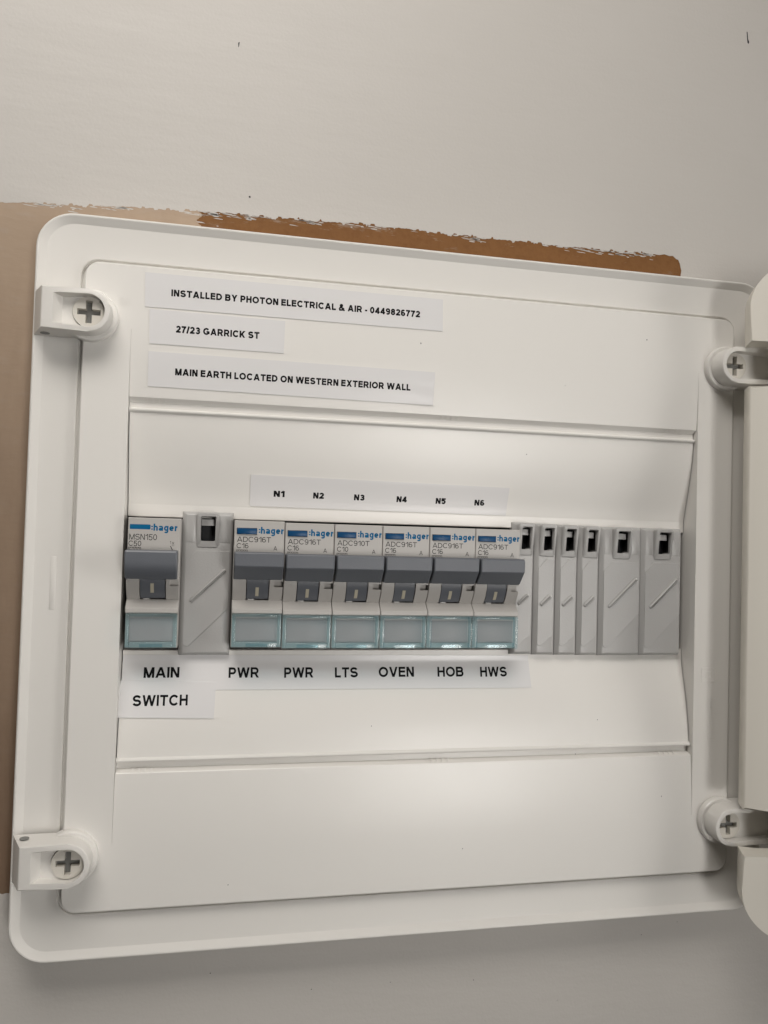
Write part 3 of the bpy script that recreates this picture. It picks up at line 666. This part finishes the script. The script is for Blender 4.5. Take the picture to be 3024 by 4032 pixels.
wide = make_blank(17.9, True); put(wide, -81.1); tag(wide, 'wide grey filler blank between the main switch and the blue-button breakers', 'filler blank', GF)
nar = make_blank(9.1, False)
xs = [(34.4, 43.6), (43.6, 52.8), (52.8, 62.0), (62.0, 71.2)]
nd = ['narrow grey filler blank half hidden behind the rightmost circuit breaker', 'second narrow grey filler blank to the right of the breakers', 'third narrow grey filler blank to the right of the breakers',
      'fourth narrow grey filler blank, next to the first of the two wide ones at right']
for i, (a, b) in enumerate(xs):
    o = nar if i == 0 else copy_tree(nar); put(o, (a + b) / 2, -25.5 - .12 * i - (.1 if i else 0)); tag(o, nd[i], 'filler blank', GF)
for i, (a, b) in enumerate(((71.2, 89.2), (89.2, 107.2))):
    o = copy_tree(wide); put(o, (a + b) / 2, -26.1)
    tag(o, ['wide grey filler blank right after the four narrow ones', 'wide grey filler blank at the right end of the row'][i], 'filler blank', GF)

# ================================================================= ADHESIVE LABELS
def make_label(corners, items, label, group=None, lift=0.22, curl=None, wt=.2):
    """corners TL, TR, BR, BL in (x, z); the tape follows the moulding below it"""
    TL, TR, BR, BL = [Vector(c) for c in corners]; NU, NV = 24, 14
    def at(s, t): a = TL.lerp(TR, s); b = BL.lerp(BR, s); return a.lerp(b, t)
    def surf(p, l=0.0):
        y = prof(p.y) - lift - l
        if curl: y -= curl(p)
        return (p.x, y, p.y)
    verts, faces = [], []
    for j in range(NV + 1):
        for i in range(NU + 1): verts.append(surf(at(i / NU, j / NV)))
    for j in range(NV):
        for i in range(NU): k = j * (NU + 1) + i; faces.append((k, k + 1, k + NU + 2, k + NU + 1))
    n0 = len(verts); ring = [i for i in range(NU + 1)] + [j * (NU + 1) + NU for j in range(1, NV + 1)] + [NV * (NU + 1) + i for i in range(NU - 1, -1, -1)] + [j * (NU + 1) for j in range(NV - 1, 0, -1)]
    for r in ring: verts.append((verts[r][0], verts[r][1] + lift - .02, verts[r][2]))
    for i in range(len(ring)): faces.append((ring[i], ring[(i + 1) % len(ring)], n0 + (i + 1) % len(ring), n0 + i))
    o = mesh_obj('adhesive_label', verts, faces, M_LABEL, None, 40, fix=False)
    tag(o, label, 'label', group)
    lettering('printed_lettering', items, M_INK, o, lambda u, v, l: surf(Vector((u, v)), .02 + l * .6))
    return o
GL = 'printed tape labels stuck on the board'
make_label([(-105.2, 108.2), (2.0, 108.1), (2.2, 96.1), (-104.9, 96.2)], [('INSTALLED BY PHOTON ELECTRICAL & AIR - 0449826772', -96.2, -6.7, 100.55, 2.4, .255)], 'long white tape label printed INSTALLED BY PHOTON ELECTRICAL & AIR, topmost', GL)
make_label([(-103.3, 95.5), (-56.4, 95.1), (-56.6, 83.4), (-103.0, 83.5)], [('27/23 GARRICK ST', -94.2, -65.4, 87.9, 2.45, .255)], 'short white tape label printed 27/23 GARRICK ST', GL)
make_label([(-103.2, 80.8), (-.3, 80.5), (-.7, 68.2), (-103.1, 68.7)], [('MAIN EARTH LOCATED ON WESTERN EXTERIOR WALL', -94.0, -9.5, 73.05, 2.4, .255)], 'long white tape label printed MAIN EARTH LOCATED ON WESTERN EXTERIOR WALL', GL,
           curl=lambda p: .35 * max(0, (p.x + 14) / 14) ** 2 * (1 + .4 * math.sin(p.x * 1.7 + p.y)))
make_label([(-66.6, 39.9), (32.4, 38.9), (32.0, 28.2), (-66.6, 28.6)], [('N%d' % (i + 1), x - 2.0, x + 2.0, 32.2 - .1 * i, 2.2, .265) for i, x in enumerate((-56.1, -41.6, -26.3, -10.0, 5.3, 20.8))], 'white tape label numbered N1 to N6 above the breakers', GL)
make_label([(-108.7, -25.3), (42.6, -26.1), (43.3, -38.2), (-108.9, -37.4)], [('MAIN', -101.5, -89.3, -33.3, 3.6, .212), ('PWR', -72.1, -61.3, -33.55, 3.6, .212), ('PWR', -52.2, -41.5, -33.7, 3.6, .212), ('LTS', -33.5, -24.9, -33.8, 3.6, .212),
    ('OVEN', -17.0, -3.4, -33.75, 3.6, .212), ('HOB', 5.8, 16.1, -33.85, 3.6, .212), ('HWS', 22.8, 33.6, -34.0, 3.65, .212)], 'long white tape label printed MAIN PWR PWR LTS OVEN HOB HWS under the breakers', GL)
make_label([(-109.1, -34.1), (-76.4, -34.9), (-76.8, -47.2), (-109.6, -46.3)], [('SWITCH', -104.7, -86.0, -42.65, 3.65, .212)], 'short white tape label printed SWITCH below MAIN', GL, lift=.34)
